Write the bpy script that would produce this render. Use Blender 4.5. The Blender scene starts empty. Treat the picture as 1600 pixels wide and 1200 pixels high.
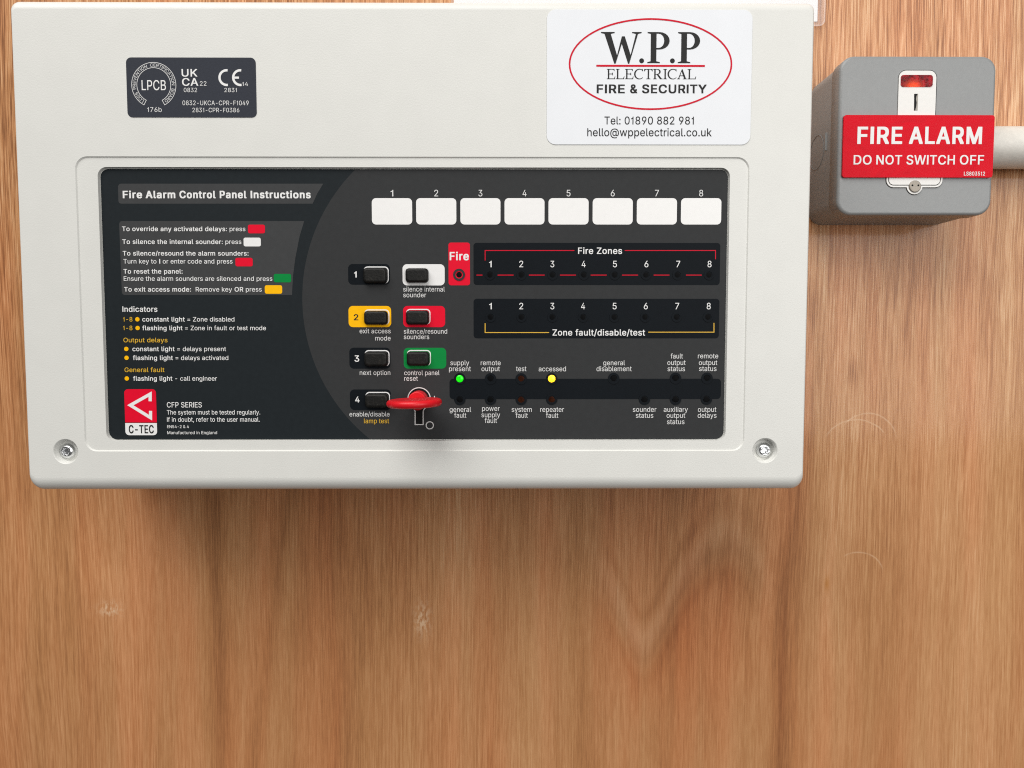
import bpy, bmesh, math, os
from mathutils import Vector, Matrix
from mathutils.geometry import tessellate_polygon

scene = bpy.context.scene
COL = scene.collection

# ------------------------------------------------------------------ camera
F_PX = 1155.0                 # focal length in photo pixels (1600 wide)
D = 0.360                     # camera to the panel's front face, metres
PITCH = math.atan(0.061)      # looking slightly down
YAW = 0.005                   # and a hair to the right
cam_d = bpy.data.cameras.new('camera')
cam_d.sensor_width = 36.0
cam_d.lens = F_PX * 36.0 / 1600.0
cam_d.clip_start = 0.01
cam_d.clip_end = 100.0
cam = bpy.data.objects.new('camera', cam_d)
cam.location = (0, -D, 0)
cam.rotation_euler = (math.pi / 2 - PITCH, 0, -YAW)
COL.objects.link(cam)
scene.camera = cam
RC = cam.rotation_euler.to_matrix()

# ------------------------------------------------------------------ light
scene.view_settings.view_transform = 'Standard'
scene.view_settings.look = 'None'
scene.view_settings.gamma = 1.0
scene.view_settings.exposure = 0.0
scene.view_settings.use_curve_mapping = False
scene.cycles.filter_width = 1.1
scene.cycles.use_adaptive_sampling = False
scene.cycles.use_denoising = False
scene.cycles.max_bounces = 6
world = bpy.data.worlds.new('World')
scene.world = world
world.use_nodes = True
wb = world.node_tree.nodes['Background']
wb.inputs['Color'].default_value = (1.0, 0.985, 0.97, 1)
wb.inputs['Strength'].default_value = 0.10


def area(name, loc, target, sx, sy, power, col):
    d = bpy.data.lights.new(name, 'AREA')
    d.shape = 'RECTANGLE'
    d.size, d.size_y = sx, sy
    d.energy = power
    d.color = col
    o = bpy.data.objects.new(name, d)
    o.location = loc
    o.rotation_euler = (Vector(target) - Vector(loc)).to_track_quat('-Z', 'Y').to_euler()
    COL.objects.link(o)
    return o


area('ceiling_light', (-0.85, -1.45, 2.15), (0.0, 0.05, -0.08), 2.5, 1.9, 86.0, (1.0, 0.98, 0.95))
area('window_light', (1.15, -1.70, 0.505), (1.15, 0.0, 0.505), 1.8, 1.59, 29.0, (1.0, 0.985, 0.965))

# ------------------------------------------------------------------ helpers


def W3(px, py, y):
    d = RC @ Vector(((px - 800.0) / F_PX, -(py - 600.0) / F_PX, -1.0))
    t = (y + D) / d.y
    return Vector((d.x * t, y, d.z * t))


def W2(px, py, y):
    p = W3(px, py, y)
    return (p.x, p.z)


def mmpx(px, py, y):           # metres per photo pixel at that point
    return (W3(px + 1, py, y) - W3(px, py, y)).length


def srgb(r, g, b):
    def f(c):
        c /= 255.0
        return c / 12.92 if c <= 0.04045 else ((c + 0.055) / 1.055) ** 2.4
    return (f(r), f(g), f(b), 1.0)


def arc(cx, cz, r, a0, a1, n):
    return [(cx + r * math.cos(math.radians(a0 + (a1 - a0) * i / n)),
             cz + r * math.sin(math.radians(a0 + (a1 - a0) * i / n))) for i in range(n + 1)]


def rrw(x0, x1, z0, z1, r, n=6, rt=None):
    """rounded rectangle, world (x, z), counter-clockwise; z0 bottom, rt radius of the top corners."""
    r = min(r, (x1 - x0) / 2 * 0.999, (z1 - z0) / 2 * 0.999)
    t = rt or r
    return (arc(x1 - t, z1 - t, t, 0, 90, n) + arc(x0 + t, z1 - t, t, 90, 180, n) +
            arc(x0 + r, z0 + r, r, 180, 270, n) + arc(x1 - r, z0 + r, r, 270, 360, n))


def rect_px(px0, py0, px1, py1, y):
    mx, my = (px0 + px1) / 2, (py0 + py1) / 2
    return (W2(px0, my, y)[0], W2(px1, my, y)[0], W2(mx, py1, y)[1], W2(mx, py0, y)[1])


def rr(px0, py0, px1, py1, rpx, y, n=6):
    x0, x1, z0, z1 = rect_px(px0, py0, px1, py1, y)
    return rrw(x0, x1, z0, z1, rpx * mmpx((px0 + px1) / 2, (py0 + py1) / 2, y), n)


def circ(px, py, rpx, y, n=28):
    cx, cz = W2(px, py, y)
    r = rpx * mmpx(px, py, y)
    return [(cx + r * math.cos(2 * math.pi * i / n), cz + r * math.sin(2 * math.pi * i / n)) for i in range(n)]


def poly_px(pts, y):
    return [W2(a, b, y) for a, b in pts]


def link(name, me, mat, parent=None):
    o = bpy.data.objects.new(name, me)
    if mat is not None:
        me.materials.append(mat)
    COL.objects.link(o)
    if parent is not None:
        o.parent = parent
        # things are empties placed away from the origin: keep the mesh where it was drawn
        o.matrix_parent_inverse = Matrix.Identity(4)
        off = parent['_at'] if '_at' in parent else (0, 0, 0)
        if tuple(off) != (0, 0, 0):
            me.transform(Matrix.Translation(-Vector(off)))
        o['_at'] = off
    return o


def from_faces(verts, faces, smooth=None):
    me = bpy.data.meshes.new('mesh')
    me.from_pydata([tuple(v) for v in verts], [], faces)
    if smooth is not None:
        me.polygons.foreach_set('use_smooth', smooth if not isinstance(smooth, bool) else [smooth] * len(me.polygons))
    me.update()
    return me


class MB:
    """collects faces for one mesh"""
    def __init__(self):
        self.v, self.f, self.s = [], [], []

    def face(self, idx, smooth=False):
        self.f.append(idx)
        self.s.append(smooth)

    def plate(self, loops, y):
        """flat face towards the camera at depth y, even-odd holes"""
        base = len(self.v)
        tri = tessellate_polygon([[Vector((p[0], p[1], 0)) for p in lp] for lp in loops])
        flat = [p for lp in loops for p in lp]
        self.v += [(p[0], y, p[1]) for p in flat]
        for t in tri:
            a, b, c = (flat[i] for i in t)
            area2 = (b[0] - a[0]) * (c[1] - a[1]) - (c[0] - a[0]) * (b[1] - a[1])
            t = tuple(i + base for i in t)
            self.face(t if area2 > 0 else t[::-1])       # ccw in (x, z) faces -y

    def wall(self, loop_a, ya, loop_b, yb, smooth=False):
        """strip between two loops of equal length (a nearer the camera)"""
        n = len(loop_a)
        base = len(self.v)
        self.v += [(p[0], ya, p[1]) for p in loop_a] + [(p[0], yb, p[1]) for p in loop_b]
        for i in range(n):
            j = (i + 1) % n
            self.face((base + i, base + n + i, base + n + j, base + j), smooth)

    def solid(self, loops, y, th):
        self.plate(loops, y)
        for lp in loops:
            self.wall(lp, y, lp, y + th)

    def loft(self, rings, cap_front=False, cap_back=False, smooth=True):
        """rings: list of lists of 3D points, ordered front to back"""
        base = len(self.v)
        n = len(rings[0])
        for r in rings:
            self.v += [tuple(p) for p in r]
        for k in range(len(rings) - 1):
            for i in range(n):
                j = (i + 1) % n
                a = base + k * n
                self.face((a + i, a + n + i, a + n + j, a + j), smooth)
        if cap_front:
            self.face(tuple(base + i for i in range(n)), False)
        if cap_back:
            a = base + (len(rings) - 1) * n
            self.face(tuple(a + i for i in reversed(range(n))), False)

    def build(self, name, mat, parent=None):
        me = from_faces(self.v, self.f, self.s)
        bm = bmesh.new()
        bm.from_mesh(me)
        bmesh.ops.remove_doubles(bm, verts=bm.verts, dist=1e-6)
        bmesh.ops.recalc_face_normals(bm, faces=bm.faces)
        bm.to_mesh(me)
        bm.free()
        return link(name, me, mat, parent)


def plate(name, loops, y, th, mat, parent):
    m = MB()
    m.solid(loops, y, th)
    me = from_faces(m.v, m.f, m.s)
    return link(name, me, mat, parent)


def thing(name, label, cat, loc):
    o = bpy.data.objects.new(name, None)
    o.empty_display_size = 0.02
    o.location = loc
    o['label'] = label
    o['category'] = cat
    o['_at'] = tuple(loc)
    COL.objects.link(o)
    return o


# ------------------------------------------------------------------ materials


class NT:
    def __init__(self, name):
        self.m = bpy.data.materials.new(name)
        self.m.use_nodes = True
        self.t = self.m.node_tree
        self.b = self.t.nodes['Principled BSDF']

    def n(self, kind, **kw):
        nd = self.t.nodes.new(kind)
        for k, v in kw.items():
            setattr(nd, k, v)
        return nd

    def put(self, sock, v):
        if hasattr(v, 'is_linked') or isinstance(v, bpy.types.NodeSocket):
            self.t.links.new(v, sock)
        else:
            sock.default_value = v

    def math(self, op, a, b=0.0, c=0.0, clamp=False):
        nd = self.n('ShaderNodeMath', operation=op, use_clamp=clamp)
        for s, v in zip(nd.inputs, (a, b, c)):
            self.put(s, v)
        return nd.outputs[0]

    def add(self, a, b): return self.math('ADD', a, b)
    def sub(self, a, b): return self.math('SUBTRACT', a, b)
    def mul(self, a, b): return self.math('MULTIPLY', a, b)
    def mad(self, a, b, c): return self.math('MULTIPLY_ADD', a, b, c)

    def noise(self, vec=None, scale=5.0, detail=2.0, rough=0.5, dist=0.0):
        nd = self.n('ShaderNodeTexNoise')
        if vec is not None:
            self.t.links.new(vec, nd.inputs['Vector'])
        nd.inputs['Scale'].default_value = scale
        nd.inputs['Detail'].default_value = detail
        nd.inputs['Roughness'].default_value = rough
        nd.inputs['Distortion'].default_value = dist
        return nd.outputs[0]

    def xyz(self, x, y, z):
        nd = self.n('ShaderNodeCombineXYZ')
        for s, v in zip(nd.inputs, (x, y, z)):
            self.put(s, v)
        return nd.outputs[0]

    def smooth(self, v, lo, hi, a=0.0, b=1.0):
        nd = self.n('ShaderNodeMapRange', interpolation_type='SMOOTHSTEP')
        self.put(nd.inputs['Value'], v)
        nd.inputs['From Min'].default_value = lo
        nd.inputs['From Max'].default_value = hi
        nd.inputs['To Min'].default_value = a
        nd.inputs['To Max'].default_value = b
        return nd.outputs['Result']

    def ramp(self, v, stops):
        nd = self.n('ShaderNodeValToRGB')
        self.put(nd.inputs[0], v)
        el = nd.color_ramp.elements
        while len(el) < len(stops):
            el.new(0.5)
        for e, (p, c) in zip(el, stops):
            e.position = p
            e.color = c
        return nd.outputs[0]

    def mix(self, fac, a, b, mode='MIX'):
        nd = self.n('ShaderNodeMix', data_type='RGBA', blend_type=mode)
        self.put(nd.inputs[0], fac)
        self.put(nd.inputs[6], a)
        self.put(nd.inputs[7], b)
        return nd.outputs[2]

    def pos(self):
        g = self.n('ShaderNodeNewGeometry')
        return g.outputs['Position']

    def bump(self, h, strength, dist):
        nd = self.n('ShaderNodeBump')
        self.put(nd.inputs['Height'], h)
        nd.inputs['Strength'].default_value = strength
        nd.inputs['Distance'].default_value = dist
        self.t.links.new(nd.outputs[0], self.b.inputs['Normal'])


def simple(name, col, rough=0.5, metal=0.0, spec=0.5, var=0.04, vscale=400.0, bump=0.0, bscale=2500.0, coat=0.0):
    k = NT(name)
    p = k.pos()
    nz = k.noise(p, vscale, 3.0, 0.6)
    f = k.smooth(nz, 0.25, 0.75, 1.0 - var, 1.0 + var)
    mx = k.n('ShaderNodeVectorMath', operation='SCALE')
    mx.inputs[0].default_value = col[:3]
    k.put(mx.inputs['Scale'], f)
    k.t.links.new(mx.outputs[0], k.b.inputs['Base Color'])
    k.b.inputs['Roughness'].default_value = rough
    k.b.inputs['Metallic'].default_value = metal
    k.b.inputs['Specular IOR Level'].default_value = spec
    k.b.inputs['Coat Weight'].default_value = coat
    if bump:
        k.bump(k.noise(p, bscale, 2.0, 0.5), bump, 0.0002)
    return k.m


M = {}
M['cover'] = simple('cover_plastic', (0.70, 0.70, 0.665), 0.42, var=0.014, vscale=60, bump=0.26, bscale=1300)
M['label_dark'] = simple('overlay_navy', srgb(33, 38, 41), 0.55, spec=0.10, var=0.05, bump=0.25, bscale=3500)
M['label_grey'] = simple('overlay_grey', srgb(53, 54, 55), 0.55, spec=0.10, var=0.04, bump=0.25, bscale=3500)
M['label_band'] = simple('overlay_band', srgb(64, 65, 66), 0.55, spec=0.10, var=0.04, bump=0.25, bscale=3500)
M['label_black'] = simple('overlay_black', srgb(14, 19, 24), 0.55, spec=0.10, var=0.06, bump=0.25, bscale=3500)
M['approval'] = simple('approval_print', srgb(54, 57, 65), 0.55, spec=0.10, var=0.06, vscale=1200, bump=0.3, bscale=3500)
M['white'] = simple('print_white', (0.80, 0.80, 0.79), 0.5, spec=0.15, var=0.015)
M['window'] = simple('window_white', (0.84, 0.835, 0.82), 0.45, var=0.012)
M['text'] = simple('lettering_white', (0.80, 0.80, 0.79), 0.5, var=0.03)
M['text_soft'] = simple('lettering_grey', (0.68, 0.68, 0.67), 0.5, var=0.03)
M['yellow'] = simple('print_yellow', (0.95, 0.49, 0.002), 0.5, spec=0.15, var=0.03)
M['yellow_text'] = simple('lettering_yellow', (0.70, 0.42, 0.03), 0.5, var=0.03)
M['red'] = simple('print_red', (0.74, 0.003, 0.026), 0.5, spec=0.15, var=0.03)
M['red_line'] = simple('print_red_line', (0.60, 0.004, 0.025), 0.5, spec=0.15, var=0.03)
M['green'] = simple('print_green', (0.001, 0.23, 0.045), 0.5, spec=0.15, var=0.03)
M['black'] = simple('black_void', (0.004, 0.004, 0.004), 0.6, spec=0.2)
M['ink'] = simple('ink_black', (0.022, 0.022, 0.022), 0.5, spec=0.15, var=0.05)
M['sticker'] = simple('sticker_white', (0.79, 0.81, 0.84), 0.40, spec=0.2, var=0.01, vscale=80, bump=0.12, bscale=90)
M['steel'] = simple('zinc_steel', (0.74, 0.75, 0.76), 0.24, metal=1.0, var=0.1, vscale=900)
M['nickel'] = simple('dull_nickel', (0.30, 0.27, 0.23), 0.5, metal=0.6, var=0.08, vscale=900)
M['key_red'] = simple('key_red_plastic', (0.66, 0.008, 0.016), 0.36, spec=0.35, var=0.05, vscale=200, bump=0.1, bscale=900)
M['paint_grey'] = simple('hammer_grey_paint', srgb(138, 140, 140), 0.40, var=0.03, vscale=500, bump=0.35, bscale=900)
M['switch_white'] = simple('switch_white', (0.76, 0.75, 0.72), 0.35, var=0.015)
M['pipe'] = simple('conduit_plastic', (0.72, 0.69, 0.63), 0.45, var=0.05, vscale=350, bump=0.3, bscale=700)
M['paper'] = simple('paper', (0.86, 0.86, 0.87), 0.7, var=0.01)


def rubber():
    k = NT('button_rubber')
    p = k.pos()
    a = k.noise(p, 900, 4, 0.65)
    b = k.noise(p, 260, 3, 0.6)
    v = k.mul(k.smooth(a, 0.35, 0.8), k.smooth(b, 0.3, 0.7))
    c = k.ramp(v, [(0.0, (0.006, 0.006, 0.0055, 1)), (0.55, (0.014, 0.013, 0.011, 1)), (1.0, (0.060, 0.056, 0.048, 1))])
    k.t.links.new(c, k.b.inputs['Base Color'])
    k.b.inputs['Roughness'].default_value = 0.5
    k.b.inputs['Specular IOR Level'].default_value = 0.25
    k.bump(a, 0.6, 0.0003)
    return k.m


M['rubber'] = rubber()


def sticker_red():
    k = NT('sticker_red')
    p = k.pos()
    k.b.inputs['Base Color'].default_value = (0.64, 0.002, 0.014, 1)
    k.b.inputs['Roughness'].default_value = 0.24
    k.b.inputs['Specular IOR Level'].default_value = 0.07
    h = k.noise(p, 45, 3, 0.6, 0.5)
    k.bump(h, 0.9, 0.0015)
    return k.m


M['sticker_red'] = sticker_red()


def lamp(name, col, strength, base):
    k = NT(name)
    p = k.pos()
    nz = k.noise(p, 1400, 2, 0.5)
    s = k.smooth(nz, 0.3, 0.7, strength * 0.45, strength * 1.2)
    k.b.inputs['Base Color'].default_value = base
    k.b.inputs['Roughness'].default_value = 0.2
    k.b.inputs['Emission Color'].default_value = col
    k.put(k.b.inputs['Emission Strength'], s)
    return k.m


M['led_green'] = lamp('led_green', (0.006, 0.9, 0.004, 1), 1.5, (0.004, 0.12, 0.004, 1))
M['led_amber'] = lamp('led_amber', (1.0, 0.52, 0.012, 1), 3.4, (0.3, 0.18, 0.01, 1))
M['led_off'] = simple('led_smoked', (0.0022, 0.0025, 0.003), 0.5, spec=0.06, var=0.3, vscale=900)
M['led_brown'] = simple('led_unlit_amber', (0.030, 0.0065, 0.0015), 0.4, spec=0.06, var=0.5, vscale=900)


def neon():
    k = NT('neon_lens')
    p = k.pos()
    cx, cz = W2(1429, 133, 0.053)
    sx = k.n('ShaderNodeSeparateXYZ')
    k.t.links.new(p, sx.inputs[0])
    dx = k.mul(k.sub(sx.outputs[0], cx), 260.0)
    dz = k.mul(k.sub(sx.outputs[2], cz), 420.0)
    r2 = k.add(k.mul(dx, dx), k.mul(dz, dz))
    glow = k.math('EXPONENT', k.mul(r2, -1.0))
    nz = k.noise(p, 420, 3, 0.65)
    c = k.ramp(nz, [(0.30, (0.05, 0.001, 0.003, 1)), (0.5, (0.22, 0.003, 0.008, 1)), (0.70, (0.50, 0.008, 0.018, 1))])
    k.t.links.new(c, k.b.inputs['Base Color'])
    k.b.inputs['Roughness'].default_value = 0.1
    k.b.inputs['Specular IOR Level'].default_value = 0.15
    k.b.inputs['Emission Color'].default_value = (1.0, 0.10, 0.01, 1)
    k.put(k.b.inputs['Emission Strength'], k.mul(glow, 0.9))
    k.bump(nz, 0.6, 0.001)
    return k.m


M['neon'] = neon()


def clear_plastic():
    k = NT('clear_plastic')
    t = k.n('ShaderNodeBsdfTransparent')
    t.inputs[0].default_value = (0.97, 0.955, 0.95, 1)
    g = k.n('ShaderNodeBsdfGlossy')
    g.inputs['Roughness'].default_value = 0.25
    df = k.n('ShaderNodeBsdfDiffuse')
    df.inputs[0].default_value = (0.85, 0.84, 0.84, 1)
    m1 = k.n('ShaderNodeMixShader')
    m1.inputs[0].default_value = 0.07
    k.t.links.new(t.outputs[0], m1.inputs[1])
    k.t.links.new(df.outputs[0], m1.inputs[2])
    m2 = k.n('ShaderNodeMixShader')
    m2.inputs[0].default_value = 0.06
    k.t.links.new(m1.outputs[0], m2.inputs[1])
    k.t.links.new(g.outputs[0], m2.inputs[2])
    out = k.t.nodes['Material Output']
    k.t.links.new(m2.outputs[0], out.inputs['Surface'])
    return k.m


M['clear'] = clear_plastic()

YW = 0.096      # the wall


def wood():
    k = NT('plywood_veneer')
    p = k.pos()
    s = k.n('ShaderNodeSeparateXYZ')
    k.t.links.new(p, s.inputs[0])
    x, z = s.outputs[0], s.outputs[2]

    def nz(ax, az, xx=x, seed=0.0, detail=2.0, rough=0.5):
        return k.noise(k.xyz(k.mul(xx, ax), seed, k.mul(z, az)), 1.0, detail, rough)

    w1 = k.mul(k.sub(nz(5, 2.2, seed=3.1), 0.5), 0.030)
    w2 = k.mul(k.sub(nz(22, 7, seed=9.7), 0.5), 0.0035)
    xw = k.add(x, k.add(w1, w2))
    fine = k.smooth(k.mul(k.add(nz(780, 15, xw, 1.3, 2.0, 0.6), nz(1500, 30, xw, 4.3, 1.0, 0.5)), 0.5), 0.34, 0.66)
    hair = k.smooth(nz(2500, 60, xw, 5.3, 2.0, 0.6), 0.28, 0.72)
    fleck = nz(1100, 110, xw, 15.3, 2.0, 0.6)
    mid = nz(70, 2.2, xw, 2.3, 1.5, 0.45)
    broad = nz(13, 1.3, xw, 7.3, 2.0, 0.5)
    hue = nz(30, 2.6, xw, 31.0, 3.0, 0.55)
    patch = nz(26, 9, x, 44.0, 3.0, 0.6)
    contrast = k.mul(k.smooth(nz(9, 5, x, 21.0), 0.3, 0.7, 0.7, 1.15), k.smooth(z, W2(800, 1000, YW)[1], W2(800, 150, YW)[1], 0.40, 1.30))
    # value of the grain, about 0..1
    v = k.mad(k.mul(k.sub(fine, 0.5), contrast), 0.36, 0.56)
    v = k.mad(k.mul(k.sub(hair, 0.5), contrast), 0.25, v)
    v = k.mad(k.sub(fleck, 0.5), 0.22, v)
    v = k.mad(k.sub(mid, 0.5), 0.17, v)
    v = k.mad(k.sub(broad, 0.5), 0.42, v)
    v = k.mad(k.sub(patch, 0.5), 0.20, v)
    # darker growth bands (photo x at y=900, half width px, lean px per 100 px, weight)
    wm = mmpx(800, 900, YW)
    for bx, hw, lean, amp in ((330, 17, 1.5, 0.15), (428, 13, -13, 0.14), (475, 26, -9, 0.06), (770, 26, 0, 0.08),
                              (905, 14, 4, 0.07), (1240, 22, -2, 0.22), (95, 18, 0, 0.08), (1395, 30, -3, 0.05),
                              (1040, 24, 0, 0.06)):
        cx, cz = W2(bx, 900, YW)
        sl = -lean / 100.0
        t = k.sub(k.sub(xw, cx), k.mul(k.sub(z, cz), sl))
        t = k.mul(t, 1.0 / (hw * wm))
        g = k.math('EXPONENT', k.mul(k.mul(t, t), -1.0))
        g = k.mul(g, k.smooth(mid, 0.25, 0.65, 0.5, 1.2))
        if bx not in (1395, 95):
            g = k.mul(g, k.smooth(z, W2(800, 560, YW)[1], W2(800, 800, YW)[1], 0.25, 1.0))
        v = k.mad(g, -amp, v)
    # cathedral figure: a wave across the grain, low at px 1005, high at px 1120
    cx = W2(1132, 900, YW)[0]
    lam = 2 * math.pi / (252 * wm)
    u = k.mul(k.sub(x, cx), lam)
    wave = k.mul(k.sub(k.math('SQRT', k.mad(k.math('COSINE', u), 0.5, 0.53)), 0.5), 215 * wm)
    phi = k.sub(k.add(z, k.mul(k.sub(nz(30, 10, seed=51.0), 0.5), 0.012)), wave)
    zc = W2(800, 935, YW)[1]
    ph = k.mul(k.sub(phi, zc), 1.0 / wm)                 # photo pixels along the grain
    mx_ = k.mul(k.sub(x, W2(1062, 900, YW)[0]), 1.0 / (128 * wm))
    mz_ = k.mul(k.sub(z, W2(800, 935, YW)[1]), 1.0 / (165 * wm))
    q = k.add(k.math('POWER', k.math('ABSOLUTE', mx_), 4.0), k.math('POWER', k.math('ABSOLUTE', mz_), 4.0))
    mask = k.math('EXPONENT', k.mul(q, -1.0))

    def band(c, w):
        t = k.mul(k.sub(ph, c), 1.0 / w)
        return k.math('EXPONENT', k.mul(k.mul(t, t), -1.0))
    ph = k.mad(k.sub(nz(90, 14, seed=57.0), 0.5), 22.0, ph)
    fig = k.add(k.mul(band(2, 20), 0.15), k.mul(band(-72, 16), -0.10))
    fig = k.add(fig, k.add(k.mul(band(40, 9), -0.06), k.mul(band(66, 10), 0.05)))
    fig = k.add(fig, k.mul(band(-34, 9), -0.05))
    v = k.mad(fig, k.mul(mask, 0.75), v)
    redden = k.mul(k.smooth(ph, -30, -85), mask)
    greyer = k.mul(band(-12, 34), mask)
    # knot-like smudge right of the panel
    kx, kz = W2(1331, 582, YW)
    a = k.mul(k.sub(x, kx), 1 / (9 * wm))
    b = k.mul(k.sub(z, kz), 1 / (22 * wm))
    v = k.mad(k.math('EXPONENT', k.mul(k.add(k.mul(a, a), k.mul(b, b)), -1.0)), -0.20, v)
    col = k.ramp(v, [(0.05, (0.160, 0.056, 0.017, 1)), (0.30, (0.310, 0.128, 0.049, 1)),
                     (0.50, (0.478, 0.215, 0.086, 1)), (0.70, (0.620, 0.322, 0.150, 1)),
                     (0.95, (0.770, 0.500, 0.290, 1))])
    pink = k.mix(k.smooth(hue, 0.42, 0.66, 0.0, 0.52), col, (1.12, 0.90, 0.84, 1), 'MULTIPLY')
    tan = k.mix(k.smooth(hue, 0.30, 0.50, 0.4, 0.0), pink, (0.95, 1.02, 0.98, 1), 'MULTIPLY')
    tan = k.mix(k.mul(redden, 0.7), tan, (1.08, 0.90, 0.84, 1), 'MULTIPLY')
    tan = k.mix(k.mul(greyer, 0.6), tan, (0.96, 1.0, 1.12, 1), 'MULTIPLY')
    # rubbed pale spots and bent hair scratches
    pale = None
    for sx_, sy_, ra, rb in ((172, 952, 15, 11), (660, 968, 11, 24)):
        ax_, az_ = W2(sx_, sy_, YW)
        a = k.mul(k.sub(x, ax_), 1 / (ra * wm))
        b = k.mul(k.sub(z, az_), 1 / (rb * wm))
        g = k.math('EXPONENT', k.mul(k.add(k.mul(a, a), k.mul(b, b)), -1.0))
        g = k.mul(g, k.smooth(nz(500, 260, x, 61.0), 0.42, 0.60))
        g = k.mul(g, 1.0 if sx_ < 1000 else 0.45)
        pale = g if pale is None else k.add(pale, g)
    for sx_, sy_, r_, x0_, x1_, st in ((1337, 712, 56, 1291, 1381, .6), (1355, 692, 46, 1318, 1400, .55), (1340, 903, 41, 1318, 1379, .5)):
        ax_, az_ = W2(sx_, sy_, YW)
        dx = k.sub(x, ax_)
        dz = k.sub(z, az_)
        rad = k.math('SQRT', k.add(k.mul(dx, dx), k.mul(dz, dz)))
        t = k.mul(k.sub(rad, k.mad(k.sub(nz(60, 60, x, 71.0), 0.5), 0.0016, r_ * wm)), 1 / (1.1 * wm))
        g = k.math('EXPONENT', k.mul(k.mul(t, t), -1.0))
        lo, hi = W2(x0_, sy_, YW)[0], W2(x1_, sy_, YW)[0]
        g = k.mul(g, k.mul(k.smooth(x, lo - 2 * wm, lo + 4 * wm), k.smooth(x, hi - 4 * wm, hi + 2 * wm, 1, 0)))
        g = k.mul(g, k.smooth(dz, 0.0, 6 * wm))
        g = k.mul(g, k.mul(k.smooth(nz(250, 250, x, 81.0), 0.3, 0.6, 0.5, 1.0), st))
        pale = k.add(pale, g)
    final = k.mix(k.math('MINIMUM', pale, 1.0), tan, (0.74, 0.49, 0.30, 1))
    # an orange fleck of resin
    ox, oz = W2(1292, 912, YW)
    a = k.mul(k.sub(x, ox), 1 / (4 * wm))
    b = k.mul(k.sub(z, oz), 1 / (11 * wm))
    g = k.math('EXPONENT', k.mul(k.add(k.mul(a, a), k.mul(b, b)), -1.0))
    final = k.mix(k.mul(g, 0.6), final, (0.46, 0.17, 0.02, 1))
    k.t.links.new(final, k.b.inputs['Base Color'])
    k.put(k.b.inputs['Roughness'], k.smooth(fine, 0.3, 0.7, 0.50, 0.42))
    k.b.inputs['Specular IOR Level'].default_value = 0.25
    k.b.inputs['Coat Weight'].default_value = 0.36
    k.b.inputs['Coat Roughness'].default_value = 0.13
    k.bump(k.add(k.mul(fine, 0.7), k.mul(hair, 0.4)), 0.35, 0.0004)
    return k.m


M['wood'] = wood()

# ------------------------------------------------------------------ lettering
try:
    FONT = bpy.data.fonts.load(os.path.join(bpy.utils.system_resource('DATAFILES', path='fonts'), 'Inter.woff2'))
except Exception:
    FONT = None
CAP = 0.509
TEXTS = []          # queued (segments, px0, px1, base_py, cap_px, y, material, parent)
GLYPH = {}          # char -> (filled contours, advance)


def text(segs, x0, x1, base, cap, y, mat, parent):
    if isinstance(segs, str):
        segs = [(segs, 0.0)]
    segs = [(t, b or 0.0035) for t, b in segs]
    TEXTS.append((segs, x0, x1, base, cap, y, mat, parent))


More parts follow.
